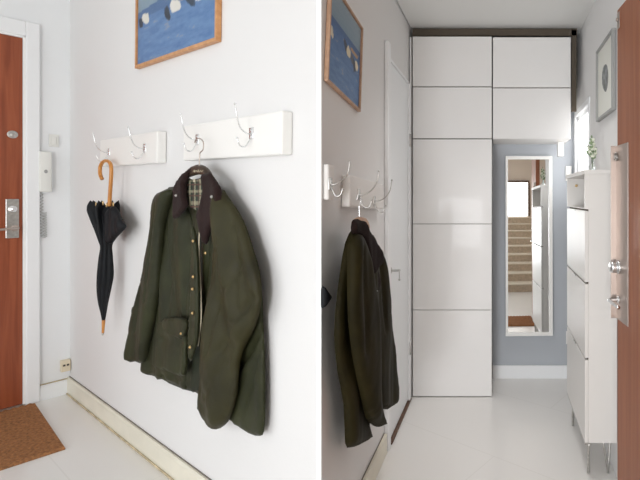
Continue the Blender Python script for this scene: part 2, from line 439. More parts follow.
eY = g2-g1; eX = (g3-g1); eX = eX-eY.normalized()*eX.dot(eY.normalized()); eX = eX.normalized()*.62
solo('doormat', mat_mesh(g1+eX, -eX, eY, 130, 110, .014), M['coir'], WORLD, 'brown woven coir doormat on the white floor before the front door', 'doormat')
# painting
def painting(F, corner, w, h, ang, label, group, fm, fw=.016, dp=.03, hz=.45, nm='painting'):
    """corner: lower left of the frame on the wall, in wall coordinates"""
    base = Vector((corner.x, 0, corner.z)); t = thing(nm, label, 'painting', F, base)
    t.rotation_euler = (0, 0, F.ang); t.rotation_mode = 'QUATERNION'
    t.rotation_quaternion = Matrix.Rotation(F.ang, 3, 'Z').to_quaternion() @ Matrix.Rotation(ang, 3, 'Y').to_quaternion()
    b = bmesh.new(); x, z = base.x, base.z
    for p, q in (((0, 0), (w, fw)), ((0, h-fw), (w, h)), ((0, fw), (fw, h-fw)), ((w-fw, fw), (w, h-fw))):
        add_box(b, (x+p[0], -dp, z+p[1]), (x+q[0], -.001, z+q[1]), .002)
    part('picture_frame', b, fm, t)
    b = grid_rect(w-2*fw, h-2*fw, 150, 110, 0); bmesh.ops.translate(b, verts=b.verts, vec=(x+fw, -dp+.008, z+fw))
    c = part('canvas', b, M['art'], t)
    W, H = w-2*fw, h-2*fw
    def fn(co):
        s, q = (co.x-fw)/W, (co.z-fw)/H
        n = noise.noise(Vector((s*6, q*26, 2)))*.5+noise.noise(Vector((s*22, q*70, 5)))*.35
        sea = Vector((.062, .155, .36)).lerp(Vector((.16, .29, .50)), max(0, min(1, .45+n*.8)))
        sea = sea.lerp(Vector((.035, .10, .27)), max(0, min(1, (q-.30)*2.0)))
        if n > .33: sea = sea.lerp(Vector((.33, .30, .30)), .45)
        col = sea
        if q > hz+.08*s*(hz < .5): col = Vector((.20, .29, .37)).lerp(Vector((.30, .38, .44)), min(1, (q-hz)*3+n*.3))
        elif q > hz-.06: col = sea.lerp(Vector((.06, .13, .27)), .7)
        for (cs, cq, rw, rh, cc) in ART:
            e1 = noise.noise(Vector((s*9+cs*7, q*9, 3)))*.55; e2 = noise.noise(Vector((s*25, q*18+cs*9, 8)))*.35
            d = ((abs(s-cs+(q-cq)*.3)/rw)**2.6+(abs(q-cq)/rh)**2.6)**.385+e1+e2
            if d < 1.05: col = Vector(cc).lerp(col, max(0, d-.8)*1.5)
        return col
    vpaint(c, fn); return t
ART = [(.055, .345, .025, .040, (.02, .03, .05)), (.115, .37, .045, .045, (.72, .70, .62)), (.43, .33, .035, .05, (.02, .03, .05)), (.52, .365, .07, .045, (.74, .72, .66)),
       (.60, .43, .035, .05, (.60, .38, .30)), (.72, .345, .05, .055, (.03, .05, .08)), (.69, .42, .04, .03, (.16, .16, .17)), (.84, .34, .05, .045, (.76, .75, .70)), (.93, .36, .03, .04, (.5, .5, .45))]
pl, pr_ = COATW.pt(134.5, 68.5, .022), COATW.pt(216, 40.5, .022)
d = pr_-pl; ang = -math.atan2(d.z, d.x)
painting(COATW, pl, math.hypot(d.x, d.z), .62, ang, 'blue seascape painting in an orange pine frame, above the umbrella and green coat', None, M['frame'], dp=.022)

# coat racks
def hook_set(b1, x, w, z, k=1.0, lean=0., rd=.0024):
    """one double wire hook: plate, tall arm and low arm"""
    W = -w
    add_tube(b1, catmull([(x, W+.002, z), (x, W-.016*k, z-.004), (x+lean*.4, W-.046*k, z+.012*k), (x+lean, W-.066*k, z+.045*k), (x+lean, W-.074*k, z+.088*k)], 6), rd, 8)
    add_ball(b1, (x+lean, W-.074*k, z+.090*k), .0042)
    add_tube(b1, catmull([(x, W+.002, z-.006), (x, W-.010, z-.030*k), (x, W-.024*k, z-.052*k), (x, W-.043*k, z-.048*k), (x, W-.052*k, z-.026*k)], 6), rd, 8)
    add_ball(b1, (x, W-.052*k, z-.024*k), .0042)
def rack(F, u0, u1, zc, h, w, ang, hooks, label, group, k=1.0, lean=0., m='white'):
    t = thing('coat_rack', label, 'coat rack', F, (u0, 0, zc-h/2), group)
    c = Vector(((u0+u1)/2, 0, zc))
    part('board', tilt(box((u0, -w, zc-h/2), (u1, -.0005, zc+h/2), .006), c, ang), M[m], t)
    for hu, hz in hooks:
        b = bmesh.new(); hook_set(b, hu, w, hz, k, lean)
        add_box(b, (hu-.014, -w-.004, hz-.022), (hu+.014, -w+.002, hz+.020), .002)
        for s in (-.013, .010): add_disc(b, (hu, -w-.004, hz+s), (0, -1, 0), .004, .002, 10)
        part('coat_hook', b, M['chrome' if m == 'white' else 'steel'], t, True)
    return t
def rack_px(F, tl, tr, bl, br, hooks, w, label, group, **kw):
    P = [F.pt(*q, w) for q in (tl, tr, bl, br)]
    lm, rm = (P[0]+P[2])/2, (P[1]+P[3])/2; h = ((P[0]-P[2]).length+(P[1]-P[3]).length)/2
    ang = -math.atan2(rm.z-lm.z, rm.x-lm.x)
    hk = [F.pt(*q, w) for q in hooks]
    return rack(F, lm.x, rm.x, (lm.z+rm.z)/2, h, w, ang, [(q.x, q.z) for q in hk], label, group, **kw)
rack_px(COATW, (100, 140), (157, 131), (100, 167), (157, 162.5), [(109, 152), (145, 148)], .04, 'white wooden coat rack with the black umbrella hanging from it', 'white coat racks on the bright wall', lean=.03)
rack_px(COATW, (183, 126), (282, 110), (183, 160.5), (282, 154.5), [(198, 139), (252, 133)], .04, 'white wooden coat rack with the spread-out green coat hanging from it', 'white coat racks on the bright wall', lean=.03)

# umbrella
def umbrella(F, label, handle, prof, flap, ferr, w, tips):
    top = F.pt(*handle[-1], w); t = thing('umbrella', label, 'umbrella', F, (top.x, -w, F.pt(*ferr[1], w).z))
    part('handle', tube(catmull([F.pt(*q, w) for q in handle], 8), .0085, 14), M['cane'], t, True)
    bm = bmesh.new(); N = 48; rows = []
    L = []
    for y, xl, xr in prof:
        a = F.pt((xl+xr)/2, y, w); yw = F.world(a).y; L.append(Vector((a.x, (xr-xl)/2*yw/FPX/math.hypot(1, ((xl+xr)/2-CX)/FPX)*.98, a.z)))
    L = catmull(L, 8)
    n = len(L)
    for i, q in enumerate(L):
        s = i/(n-1); amp = .34*(1-s)**2+.10
        ring = []
        rd = q.y
        for k in range(N):
            a = 2*PI*k/N; r = 1+amp*math.cos(8*a+s*4.5)+.08*math.sin(3*a+s*9)
            ring.append(bm.verts.new((q.x+rd*r*math.cos(a), -w+rd*r*math.sin(a), q.z+.020*math.cos(8*a)*(1-s)**3)))
        rows.append(ring)
    for a, b in zip(rows, rows[1:]):
        for k in range(N): bm.faces.new((a[k], a[(k+1) % N], b[(k+1) % N], b[k]))
    bm.faces.new(rows[0]); bm.faces.new(rows[-1][::-1])
    cn = part('canopy', bm, M['nylon'], t, True)
    if flap:
        part('loose_fold', puff(F, flap, w, .018, .03, .004, 40, cell=.008, back=.012), M['nylon'], t, True)
    zc = [q for q in L if True]
    a, b = F.pt(*ferr[0], w), F.pt(*ferr[1], w)
    part('ferrule', tube([a, a.lerp(b, .6), b], [.008, .0065, .0055], 12), M['cane'], t, True)
    part('tip', tube([b, b+(b-a).normalized()*.012], [.0058, .004], 12), M['steel'], t, True)
    for x, y in tips:
        q = F.pt(x, y, w+.045); part('rib_tip', tube([q+Vector((0, 0, -.016)), q, q+Vector((0, 0, .004))], [.0028, .0028, .0016], 8), M['brass'], t, True)
    x = (prof[6][1]+prof[6][2])/2
    return t
umbrella(COATW, 'furled black umbrella with curved honey-coloured cane handle hanging by the front door',
         [(102, 179), (100.2, 174), (100.3, 167), (103, 162), (107, 160.8), (110.5, 164), (111.3, 172), (110.3, 190), (109.3, 206)],
         [(204, 95, 116), (210, 91.5, 117.5), (218, 93, 117), (228, 95.5, 116), (240, 99, 112.5), (247, 100.5, 111), (258, 99, 112), (275, 97.5, 113), (290, 97.5, 111), (303, 98.8, 108.5), (314, 101, 106.5), (321, 102, 105)],
         [(112, 206), (117, 209), (121, 217), (125.5, 226), (122, 232), (116, 238), (111, 244), (107, 236), (106, 220)],
         [(103.6, 320), (102.9, 333)], .075, [(96, 203), (103, 202), (106.5, 204), (113.3, 203)])

# ---- the waxed coat, front view
def studs(F, pts, w, r, parent, m='brass'):
    for q in pts:
        c = F.pt(q[0], q[1], w(q[0], q[1]) if callable(w) else w); bm = disc((c.x, c.y, c.z), (0, -1, 0), r, .004, 12)
        add_disc(bm, (c.x, c.y-.004, c.z), (0, -1, 0), r*.55, .002, 10)
        part('press_stud', bm, M[m], parent, True)
F = COATW
hk = F.pt(199, 150, .07)
t = thing('waxed_coat', 'olive green waxed coat with brown corduroy collar, spread flat against the bright wall', 'coat', F, (hk.x, -.05, F.pt(230, 436, .05).z))
part('back_panel', puff(F, [(178, 186), (162, 200), (160, 300), (152, 372), (164, 379), (167, 382), (184, 389), (196, 392.5), (230, 420), (248, 433), (260, 436), (264, 431), (265.5, 411), (265, 358), (263, 317), (262, 290), (255, 255), (238, 215), (220, 190), (200, 178)],
     .030, .016, .05, .006, 14, back=.006, lean=.1, smooth=2, lines=[((264, 330), (240, 372), .02), ((262, 350), (246, 400), .014), ((258, 310), (236, 360), .018), ((255, 385), (240, 425), .008)]), M['wax'], t, True)
part('front_panel', puff(F, [(176, 192), (166, 198), (158, 212), (152, 240), (149, 300), (146, 340), (142.5, 361), (142.5, 373), (152, 375.5), (162, 379), (164.5, 375), (168, 381), (178, 386), (186, 390), (188, 372), (193, 352), (196, 335), (197, 300), (196.5, 260), (193, 226), (186, 204)],
     .044, .012, .05, .009, 15, back=.02, lean=.06, seed=2, smooth=2, lines=[((175, 215), (170, 320), .008), ((164, 230), (160, 330), .010), ((190, 240), (188, 385), .012), ((150, 366), (186, 380), .006)]), M['wax'], t, True, 'wearer\'s right front panel with the pocket')
part('front_panel', puff(F, [(198, 212), (204, 232), (212, 214), (222, 204), (232, 215), (228, 260), (222, 320), (214, 380), (204, 398), (199, 392), (197.5, 380), (197, 355), (200, 340), (200.5, 310), (199, 270), (195, 238)],
     .044, .014, .04, .009, 17, back=.02, lean=.08, seed=4, smooth=2, lines=[((214, 232), (207, 330), .016), ((205, 262), (202, 360), .012)]), M['wax'], t, True)
part('sleeve', puff(F, [(172, 190), (160, 192), (154.5, 196), (151, 206), (149.5, 228), (145, 255), (140, 283), (133.5, 308), (130, 334), (127, 360), (135, 361.5), (143.5, 362.5), (147, 345), (153, 318), (158, 290), (161, 250), (164, 220)],
     .066, .018, .045, .010, 12, back=.03, lean=-.22, seed=6, smooth=2, lines=[((160, 205), (150, 300), .012), ((150, 230), (136, 330), .010)]), M['wax'], t, True)
part('sleeve', puff(F, [(221, 189), (228, 196), (234, 205), (244, 221), (254, 251), (260, 272), (262, 300), (256, 325), (246, 345), (240, 362), (237.5, 392), (231, 416), (225, 425), (216, 429.5), (208, 425), (202, 413), (198.5, 406), (200, 395), (203, 372), (208, 335), (212, 300), (215, 260), (217, 220)],
     .062, .034, .06, .013, 12, back=.008, lean=.28, seed=9, smooth=2, lines=[((240, 230), (246, 310), .012), ((228, 240), (218, 350), .012), ((258, 296), (226, 350), .016), ((246, 262), (232, 300), .010), ((243, 340), (214, 395), .009), ((222, 300), (206, 390), .008), ((200, 404), (234, 408), .004)]), M['wax_brown'], t, True)
part('inner_facing', puff(F, [(196, 236), (200, 233), (204, 250), (206, 300), (205, 345), (203, 390), (197, 391), (190, 390), (193, 360), (197, 320), (196, 270)], .050, .006, .02, .002, 20, cell=.011, smooth=2), M['wax_dark'], t, True, label='dark inner lining')
part('inner_facing', puff(F, [(150, 372), (160, 376), (163, 379), (165, 378), (168, 383), (184, 389.5), (196, 392.5), (197, 384), (186, 380), (165, 371)], .034, .004, .02, .002, 20, cell=.011, smooth=1), M['wax_dark'], t, True)
# inner lining at the neck
b = puff(F, [(184, 177), (195, 181), (204, 177), (205, 196), (200, 210), (192, 208), (184, 200)], .064, .006, .01, 0, 10, cell=.005, smooth=2)
o = part('tartan_lining', b, M['plaid'], t, True)
def plaid(co):
    x, z = co.x+100, co.z+100
    c = Vector((.014, .028, .018))
    a = (x % .046) < .011; d_ = (z % .046) < .011
    if a: c = c.lerp(Vector((.42, .38, .26)), .65)
    if d_: c = c.lerp(Vector((.42, .38, .26)), .55)
    if (x+.012) % .046 < .004 or (z+.012) % .046 < .004: c = Vector((.10, .04, .03))
    return c
vpaint(o, plaid)
part('collar', puff(F, [(191, 168), (184, 173), (178, 180), (174.5, 188), (174.2, 204), (173.8, 219.5), (179, 217), (184, 211), (188, 205), (186, 196), (185.5, 184), (189, 175)],
     .084, .012, .015, .002, 20, cell=.009, smooth=1, back=.01), M['cord'], t, True)
part('collar', puff(F, [(203, 174), (210, 172), (215, 179), (220.5, 187), (221, 200), (216, 215), (211, 228), (207.5, 242), (205.5, 245), (203.5, 240), (201, 228), (198, 216), (202, 204), (204.5, 190), (203, 180)],
     .084, .014, .02, .003, 20, cell=.009, smooth=1, back=.01), M['cord'], t, True)
# placket with its zip, studs, pocket
part('placket', puff(F, [(192, 228), (196, 232), (199, 262), (200, 300), (199, 335), (195, 352), (190, 362), (189, 340), (191, 300), (192, 262)], .086, .010, .012, .002, 20, cell=.010, smooth=2), M['wax'], t, True)
part('zip', tube(catmull([F.pt(*q, .080) for q in [(198, 211), (200, 222), (199, 245), (200, 270), (201, 296), (201.2, 320), (198, 346)]], 6), .0024, 6), M['label'], t, True)
studs(F, [(176.5, 195.5), (212, 196.8)], .106, .0062, t, 'steel')
studs(F, [(193.6, 241), (193.6, 276.7), (193, 289), (193, 313), (190.5, 347)], .100, .0065, t)
studs(F, [(206, 253), (181.5, 333.5)], .098, .0055, t)
pk = part('pocket', puff(F, [(160, 322), (172, 319), (187, 323), (187.5, 350), (186, 376), (170, 371), (158, 367), (159, 345)], .078, .014, .012, .004, 18, cell=.011, smooth=2, lines=[((162, 338), (186, 342), .006)]), M['wax'], t, True)
fl_ = puff(F, [(165, 318), (178, 317), (188, 320), (187, 333), (181, 339), (170, 334), (164, 329)], .088, .010, .01, .002, 20, cell=.009, smooth=2)
part('pocket_flap', fl_, M['wax'], t, True)
part('size_tab', box(*(lambda a: ((a.x-.007, a.y-.004, a.z-.006), (a.x+.007, a.y-.001, a.z+.006)))(F.pt(195, 180.5, .072)), .001), M['label'], t)
# hanger
hx = F.pt(198.5, 170, .07)
t = thing('coat_hanger', 'dark wooden coat hanger with wire hook inside the spread-out green coat', 'coat hanger', F, (hx.x, -.07, hx.z-.02))
part('wood_body', puff(F, [(185, 178.5), (188, 171), (193, 166), (199, 164.3), (205, 166), (209, 171), (212, 178), (206, 176), (199, 174.5), (192, 176.5)], .072, .012, .012, 0, 10, cell=.006, smooth=2, back=.012), M['hanger'], t, True)
hp = [F.pt(*q, .078) for q in [(199.3, 166), (199.6, 158), (200, 153), (203, 149.5), (203.2, 142), (200, 138.6), (196, 139.5), (194.6, 142.5)]]
part('wire_hook', tube(catmull(hp, 7), .0022, 8), M['nickel'], t, True)
b = bmesh.new()
pp = [F.pt(*q, .0862) for q in [(193, 171.8), (194.4, 170), (194.6, 172.3), (196, 170.4), (197.4, 172), (198.3, 169.6), (199, 172.2), (200.6, 170.3), (201.5, 172), (203, 170.2)]]
add_tube(b, catmull(pp, 4), .0011, 5)
part('maker_script', b, M['label'], t, True, 'small pale handwritten maker mark')

# ================================================================== RIGHT HALF: THE HALL
solo('baseboard_hall', (lambda: (skirting_bm := None) or box((1.50, -.018, 0), (2.29, 0, .10), .004))(), M['cream'], HALL, kind='structure')
solo('trim_5', box((1.50, -.005, .0995), (2.29, -.0005, .103), .001), M['joint'], HALL, kind='structure')
solo('baseboard_back', box((-.04, BY-.016, 0), (HRX, BY, .094), .004), M['trim'], WORLD, kind='structure')
# white panelled door in the left wall
ya, yb, yc = 2.30, 2.385, 2.86
t = thing('door_2', 'white flush door in the left hall wall beside the tall cabinets', None, HALL, (2.6, 0, 0), kind='structure')
part('door_frame', (lambda b: (add_box(b, (ya, -.022, 0), (yb-.03, 0, 2.10), .005), add_box(b, (yb-.03, -.014, 0), (yb, 0, 2.02), .003), add_box(b, (yc, -.022, 0), (yc+.035, 0, 2.02), .004),
     b)[-1])(bmesh.new()), M['trim'], t)
part('door_head', box((yb-.03, -.014, 2.02), (yc+.035, 0, 2.035), .003), M['trim'], t)
part('leaf', box((yb+.001, -.008, .012), (yc-.001, -.0005, 2.018), .003), M['lining'], t)
part('hinge', (lambda b: (add_tube(b, [(yc+.002, -.024, 1.62), (yc+.002, -.024, 1.70)], .005, 8), add_tube(b, [(yc+.002, -.024, .30), (yc+.002, -.024, .38)], .005, 8), b)[-1])(bmesh.new()), M['steel'], t, True)
c = HALL.pt(390.5, 270.5, .01)
b = bmesh.new(); add_disc(b, (c.x, -.009, c.z), (0, -1, 0), .017, .006); add_tube(b, catmull([(c.x, -.012, c.z), (c.x, -.045, c.z), (c.x+.006, -.050, c.z), (c.x+.035, -.050, c.z-.004)], 5), .006)
part('handle', b, M['steel'], t, True)
b = bmesh.new(); add_tube(b, [(c.x+.03, -.05, c.z-.008), (c.x+.032, -.05, c.z-.05)], .0022, 6); add_ball(b, (c.x+.032, -.05, c.z-.055), .006)
part('key', b, M['steel'], t, True)
part('threshold', box((yb-.02, -.026, 0), (yc+.04, -.0005, .010), .003), M['sill'], t)
solo('trim_6', box((-.575, 2.933, 0), (-.563, 2.95, 2.34), .002), M['trim'], WORLD, kind='structure')

# painting seen edge-on in the hall
pr_, pn = HALL.pt(361, 112, .016), HALL.pt(322.5, 78, .016)
d = pr_-pn; ang = -math.atan2(d.z, d.x)*1.25
Wp = pr_.x-1.495
co = Vector((pr_.x-Wp*math.cos(ang), 0, pr_.z-Wp*math.sin(-ang)))
ART = [(.06, .52, .06, .055, (.72, .66, .52)), (.50, .55, .05, .06, (.04, .05, .08)), (.60, .53, .07, .05, (.74, .66, .46)), (.72, .50, .05, .05, (.10, .11, .14)), (.80, .60, .14, .025, (.42, .27, .14)), (.80, .46, .04, .07, (.05, .06, .08)), (.89, .48, .05, .05, (.76, .68, .48))]
painting(HALL, co, Wp, .36, ang, 'blue seascape painting in a slim oak frame, high on the dim hall wall', None, M['frame2'], .010, .016, hz=.70)

# racks on the hall wall; their duller paint carries the hall's shade
rack(HALL, 1.492, 1.545, 1.35, .120, .020, .0, [(1.503, 1.345)], 'short white coat rack end with one wire hook beside the white corner post', 'white coat racks on the hall wall', k=.8, lean=.02, m='cabin')
rack(HALL, 1.667, 2.16, 1.312, .120, .033, .045, [(1.768, 1.312), (1.99, 1.285)], 'white coat rack with wire hooks above the coat in the dim hall', 'white coat racks on the hall wall', k=1.0, lean=.02, m='cabin')
# black fold of cloth
solo('umbrella_fold', puff(HALL, [(322.3, 285), (325.5, 290), (331, 296.5), (326, 304), (322.3, 309)], .012, .014, .02, .001, 30, cell=.006, smooth=1, back=.010), M['nylon'], HALL,
     'pointed black fold of umbrella cloth sticking out beside the white post', 'umbrella', smooth=True)

# ---- the coat seen from the side in the hall
F = HALL
t = thing('waxed_coat', 'olive waxed coat with brown collar seen side-on, its colour darkened for the dim hall', 'coat', F, (1.75, -.06, .35))
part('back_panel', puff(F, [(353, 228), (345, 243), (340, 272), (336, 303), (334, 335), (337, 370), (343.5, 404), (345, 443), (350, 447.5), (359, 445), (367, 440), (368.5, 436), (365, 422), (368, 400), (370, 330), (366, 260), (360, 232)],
     .055, .030, .04, .006, 14, seed=1, smooth=2), M['wax_shaded'], t, True)
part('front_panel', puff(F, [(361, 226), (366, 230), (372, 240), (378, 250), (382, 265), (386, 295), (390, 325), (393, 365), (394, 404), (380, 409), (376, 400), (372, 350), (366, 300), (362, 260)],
     .085, .026, .03, .006, 16, seed=3, smooth=2, lines=[((376, 262), (380, 330), .010)]), M['wax_shaded'], t, True)
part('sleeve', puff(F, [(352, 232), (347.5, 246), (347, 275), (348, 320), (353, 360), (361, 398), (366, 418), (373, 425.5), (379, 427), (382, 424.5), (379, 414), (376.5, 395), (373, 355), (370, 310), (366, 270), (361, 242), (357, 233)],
     .100, .040, .045, .007, 14, seed=5, smooth=2, lines=[((354, 250), (358, 350), .008)]), M['wax_shaded'], t, True)
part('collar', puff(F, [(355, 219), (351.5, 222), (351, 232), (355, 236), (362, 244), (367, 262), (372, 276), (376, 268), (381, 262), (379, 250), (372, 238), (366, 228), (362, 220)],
     .105, .018, .02, .003, 20, cell=.010, smooth=2), M['cord_shaded'], t, True)
part('collar', puff(F, [(366, 262), (370, 276), (373, 288), (377, 292), (379, 280), (376, 268), (372, 258)], .106, .010, .01, .001, 20, cell=.010, smooth=2), M['cord_shaded'], t, True)
studs(F, [(373.5, 283), (376, 291)], .118, .003, t, 'steel')
t = thing('coat_hanger', 'brown wooden coat hanger top above the coat in the dim hall', 'coat hanger', F, (1.75, -.08, 1.2))
part('wood_body', puff(F, [(356.5, 217.5), (363, 217.3), (366, 224), (366, 231), (362, 228), (356, 222)], .098, .016, .012, 0, 10, cell=.006, smooth=2, back=.012), M['frame2'], t, True)
hp = [F.pt(*q, .085) for q in [(359.3, 219), (359.3, 210), (359.3, 205), (361, 200), (360, 195), (357.4, 196), (357, 200)]]
part('wire_hook', tube(catmull(hp, 7), .0022, 8), M['chrome'], t, True)

# ---- cabinets
def Z(px, py, Y): return Vector(((px-CX)/FPX*Y, Y, EYE+(CY-py)/FPX*Y))
CY0 = 2.93
def cabinet(name, label, x0, x1, y0, y1, rows, group, pale_carcass=False):
    a, b = Z(x0, y1, CY0), Z(x1, y0, CY0); a.z = max(a.z, 0.0)
    t = thing(name, label, 'cabinet', WORLD, ((a.x+b.x)/2, CY0+.1, a.z), group)
    part('carcass', box((a.x+.001, CY0+.020, a.z+.001), (b.x-.001, BY-.001, b.z-.001), .001), M['carcass'] if not pale_carcass else M['cabin'], t)  # pale carcass where the white underside shows
    zs = [Z(0, r, CY0).z for r in rows]
    for z1, z0 in zip(zs, zs[1:]):
        z0 = max(z0, .004)
        part('door_panel', box((a.x+.002, CY0, z0+.0018), (b.x-.002, CY0+.018, z1-.0018), .0015), M['gloss'], t)
    return t
G = None
cabinet('tall_cabinet', 'tall glossy white cabinet of three stacked doors standing on the hall floor', 412.3, 492, 139, 397.3, (139, 224, 310, 397.3), G)
cabinet('wall_cabinet', 'glossy white cabinet box directly on top of the tall three-door cabinet', 412.3, 492, 87, 138.6, (87, 138.6), 'glossy white cabinet boxes under the ceiling')
cabinet('wall_cabinet', 'glossy white cabinet box at the upper left, nearest the ceiling and the left wall', 412.3, 492, 36.3, 86.6, (36.3, 86.6), 'glossy white cabinet boxes under the ceiling')
cabinet('wall_cabinet', 'glossy white cabinet box spanning just above the mirror', 492.6, 571, 88, 139, (88, 139), 'glossy white cabinet boxes under the ceiling', True)
cabinet('wall_cabinet', 'glossy white cabinet box at the upper right, nearest the ceiling and the right wall', 492.6, 571, 37, 87.6, (37, 87.6), 'glossy white cabinet boxes under the ceiling')
for nm, (x0, y0, x1, y1) in (('shade_strip_top', (412.3, 28.5, 577, 36.0)), ('shade_strip_side', (571.5, 30, 576.5, 112))):  # dark strips put in as the shade above and beside the cabinets
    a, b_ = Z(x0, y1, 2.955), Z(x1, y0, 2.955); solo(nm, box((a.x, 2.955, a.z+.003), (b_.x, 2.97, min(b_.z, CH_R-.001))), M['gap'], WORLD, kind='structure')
# underside light strip board
a, b_ = Z(493, 139, CY0), Z(571, 139, CY0)
# mirror
t = thing('wall_mirror', 'tall narrow white-framed mirror on the grey-blue wall reflecting a staircase', 'mirror', WORLD, (Z(528.5, 0, 3.2).x, 3.2, Z(528, 334, 3.2).z))
a, b_ = Z(505.5, 335, 3.2), Z(552.5, 156, 3.2); fw = .024
ct = (a+b_)/2
def tiltm(bm, pitch=-1.0, yaw=1.8):
    R = Matrix.Rotation(math.radians(yaw), 3, 'Z') @ Matrix.Rotation(math.radians(pitch), 3, 'X')
    for v in bm.verts: v.co = R @ (v.co-ct)+ct
    return bm
b = bmesh.new()
for p, q in (((a.x, a.z), (b_.x, a.z+fw)), ((a.x, b_.z-fw), (b_.x, b_.z)), ((a.x, a.z+fw), (a.x+fw*.7, b_.z-fw)), ((b_.x-fw*1.1, a.z+fw), (b_.x, b_.z-fw))):
    add_box(b, (p[0], 3.185, p[1]), (q[0], 3.215, q[1]), .002)
part('mirror_frame', tiltm(b), M['white'], t)
part('mirror_glass', tiltm(box((a.x+.012, 3.196, a.z+.02), (b_.x-.02, 3.200, b_.z-.02))), M['mirror'], t)
# sensor under the cabinet
a, b_ = Z(557.5, 156.5, 3.10), Z(563.5, 144, 3.10)
t = thing('motion_sensor', 'tiny white box fixed under the cabinet beside the mirror top', 'sensor', WORLD, (a.x, 3.1, a.z))
part('housing', box((a.x, 3.08, a.z), (b_.x, 3.12, Z(0, 139, CY0).z-.0005), .003), M['white'], t)
part('lens', disc(((a.x+b_.x)/2, 3.08, a.z+.02), (0, -1, 0), .008, .004), M['plastic'], t, True)
# two small switches on the blue wall beside the shoe cabinet
for (x0, y0, x1, y1), lb in (((566, 166, 569.5, 181), 'white switch on the grey-blue wall just above the shoe cabinet top'), ((566.5, 331, 569.5, 344), 'white switch low on the grey-blue wall behind the shoe cabinet')):
    a, b_ = Z(x0-.5, y1, 3.235), Z(x1+2, y0, 3.235)
    t = thing('wall_switch', lb, 'switch', WORLD, (a.x, BY, a.z), 'white switches on the grey-blue wall')
    part('plate', box((a.x, BY-.012, a.z), (b_.x, BY-.0005, b_.z), .003), M['white'], t)
    part('rocker', box((a.x+.008, BY-.016, a.z+.02), (b_.x-.008, BY-.0125, b_.z-.02), .002), M['white'], t)

# ---- shoe cabinet
X0, X1, YN, YF = .40, HRX-.002, 2.075, 2.615
zb, ztp = .168, 1.425
t = thing('shoe_cabinet', 'slim tall cream-white shoe cabinet on thin metal legs against the right wall', 'cabinet', WORLD, ((X0+X1)/2, (YN+YF)/2, 0))
zn = 1.245
b = bmesh.new()
add_box(b, (X0+.016, YN, zb), (X1, YN+.016, ztp-.02), .001); add_box(b, (X0+.016, YF-.016, zb), (X1, YF, ztp-.02), .001)
add_box(b, (X0+.016, YN+.016, zb), (X1, YF-.016, zb+.016)); add_box(b, (X1-.008, YN+.016, zb+.016), (X1, YF-.016, ztp-.02))
add_box(b, (X0+.016, YN+.016, zn-.014), (X1-.008, YF-.016, zn)); add_box(b, (X0, YN, zn), (X0+.016, YN+.018, ztp-.02)); add_box(b, (X0, YF-.018, zn), (X0+.016, YF, ztp-.02))
part('cabinet_body', b, M['cabin'], t)
part('top_board', box((X0-.006, YN-.006, ztp-.02), (X1, YF+.006, ztp), .002), M['cabin'], t)
for z0, z1 in ((.908, zn-.006), (.559, .903), (zb, .554)):
    d_ = part('flap_drawer', box((X0, YN+.001, z0), (X0+.0155, YF-.001, z1-.004), .0015), M['cabin'], t)
    hm = box((X0-.004, (YN+YF)/2-.03, z1-.010), (X0+.002, (YN+YF)/2+.03, z1-.004), .001)
    part('finger_pull', hm, M['steel'], d_)
for z in (zn-.006, .904, .555): part('shadow_gap', box((X0+.0158, YN+.001, z-.008), (X0+.0163, YF-.001, z+.004)), M['gap'], t)
part('bottom_rail', box((X0, YN, zb-.008), (X0+.02, YF, zb-.0005), .001), M['steel'], t)
part('knob', disc((X0+.05, YF-.02, ztp-.06), (0, -1, 0), .008, .012), M['brass'], t, True)
for yy in (YN+.05, YF-.05):
    for xx, sx in ((X0+.02, 1),):
        b = bmesh.new()
        s = -1 if yy < 2.3 else 1
        add_tube(b, catmull([(xx, yy-.045, zb-.004), (xx+.004, yy-.006, .02), (xx+.006, yy, .005), (xx+.008, yy+.006, .02), (xx+.012, yy+.03, zb-.004)], 5), .0062, 8)
        part('leg', b, M['steel'], t, True)
    b = bmesh.new(); xx = X1-.03
    add_tube(b, catmull([(xx-.03, yy-.03, zb-.004), (xx-.002, yy-.003, .02), (xx, yy, .005), (xx+.002, yy+.004, .02), (xx+.02, yy+.03, zb-.004)], 5), .0062, 8)
    part('leg', b, M['steel'], t, True)
# ---- vase with sprigs
vb = Z(592.5, 168.5, 2.27); vb.z = ztp
t = thing('flower_vase', 'small glass bottle vase with pale leafy sprigs on the shoe cabinet', 'vase', WORLD, vb)
pf = [(.002, 0), (.015, .0005), (.017, .008), (.016, .030), (.008, .045), (.0065, .060), (.008, .064)]
bm = bmesh.new(); add_tube(bm, [vb+Vector((0, 0, z+.0003)) for r, z in pf], [r for r, z in pf], 16); part('bottle', bm, M['glass'], t, True)
ends = [(-.004, -.01, .175), (-.022, .02, .13), (.008, .012, .15), (-.012, -.02, .12), (.014, -.012, .115)]
for i, (ex, ey, ez) in enumerate(ends):
    p = [vb+Vector((0, 0, .01)), vb+Vector((ex*.2, ey*.2, .07)), vb+Vector((ex, ey, ez))]
    sb = part('sprig', tube(catmull(p, 6), .0011, 6), M['leaf'], t, True)
    lb = bmesh.new(); rnd = random.Random(i)
    for k in range(7):
        s = .45+.55*k/6; c = p[1].lerp(p[2], (s-.45)/.55); a = rnd.uniform(0, 2*PI)
        vs = add_ball(lb, (0, 0, 0), .011, 1.0, .25, .6, 8)
        Rm = Matrix.Rotation(a, 3, 'Z') @ Matrix.Rotation(-.5, 3, 'Y')
        for v in vs: v.co = Rm @ (v.co+Vector((.008, 0, 0)))+c
        if k % 2: bb = bmesh.new(); add_ball(bb, c+Vector((rnd.uniform(-.006, .006), rnd.uniform(-.006, .006), .004)), .0095, seg=8); part('bud', bb, M['bud'], sb, True)
    part('leaves', lb, M['leaf'], sb, True)
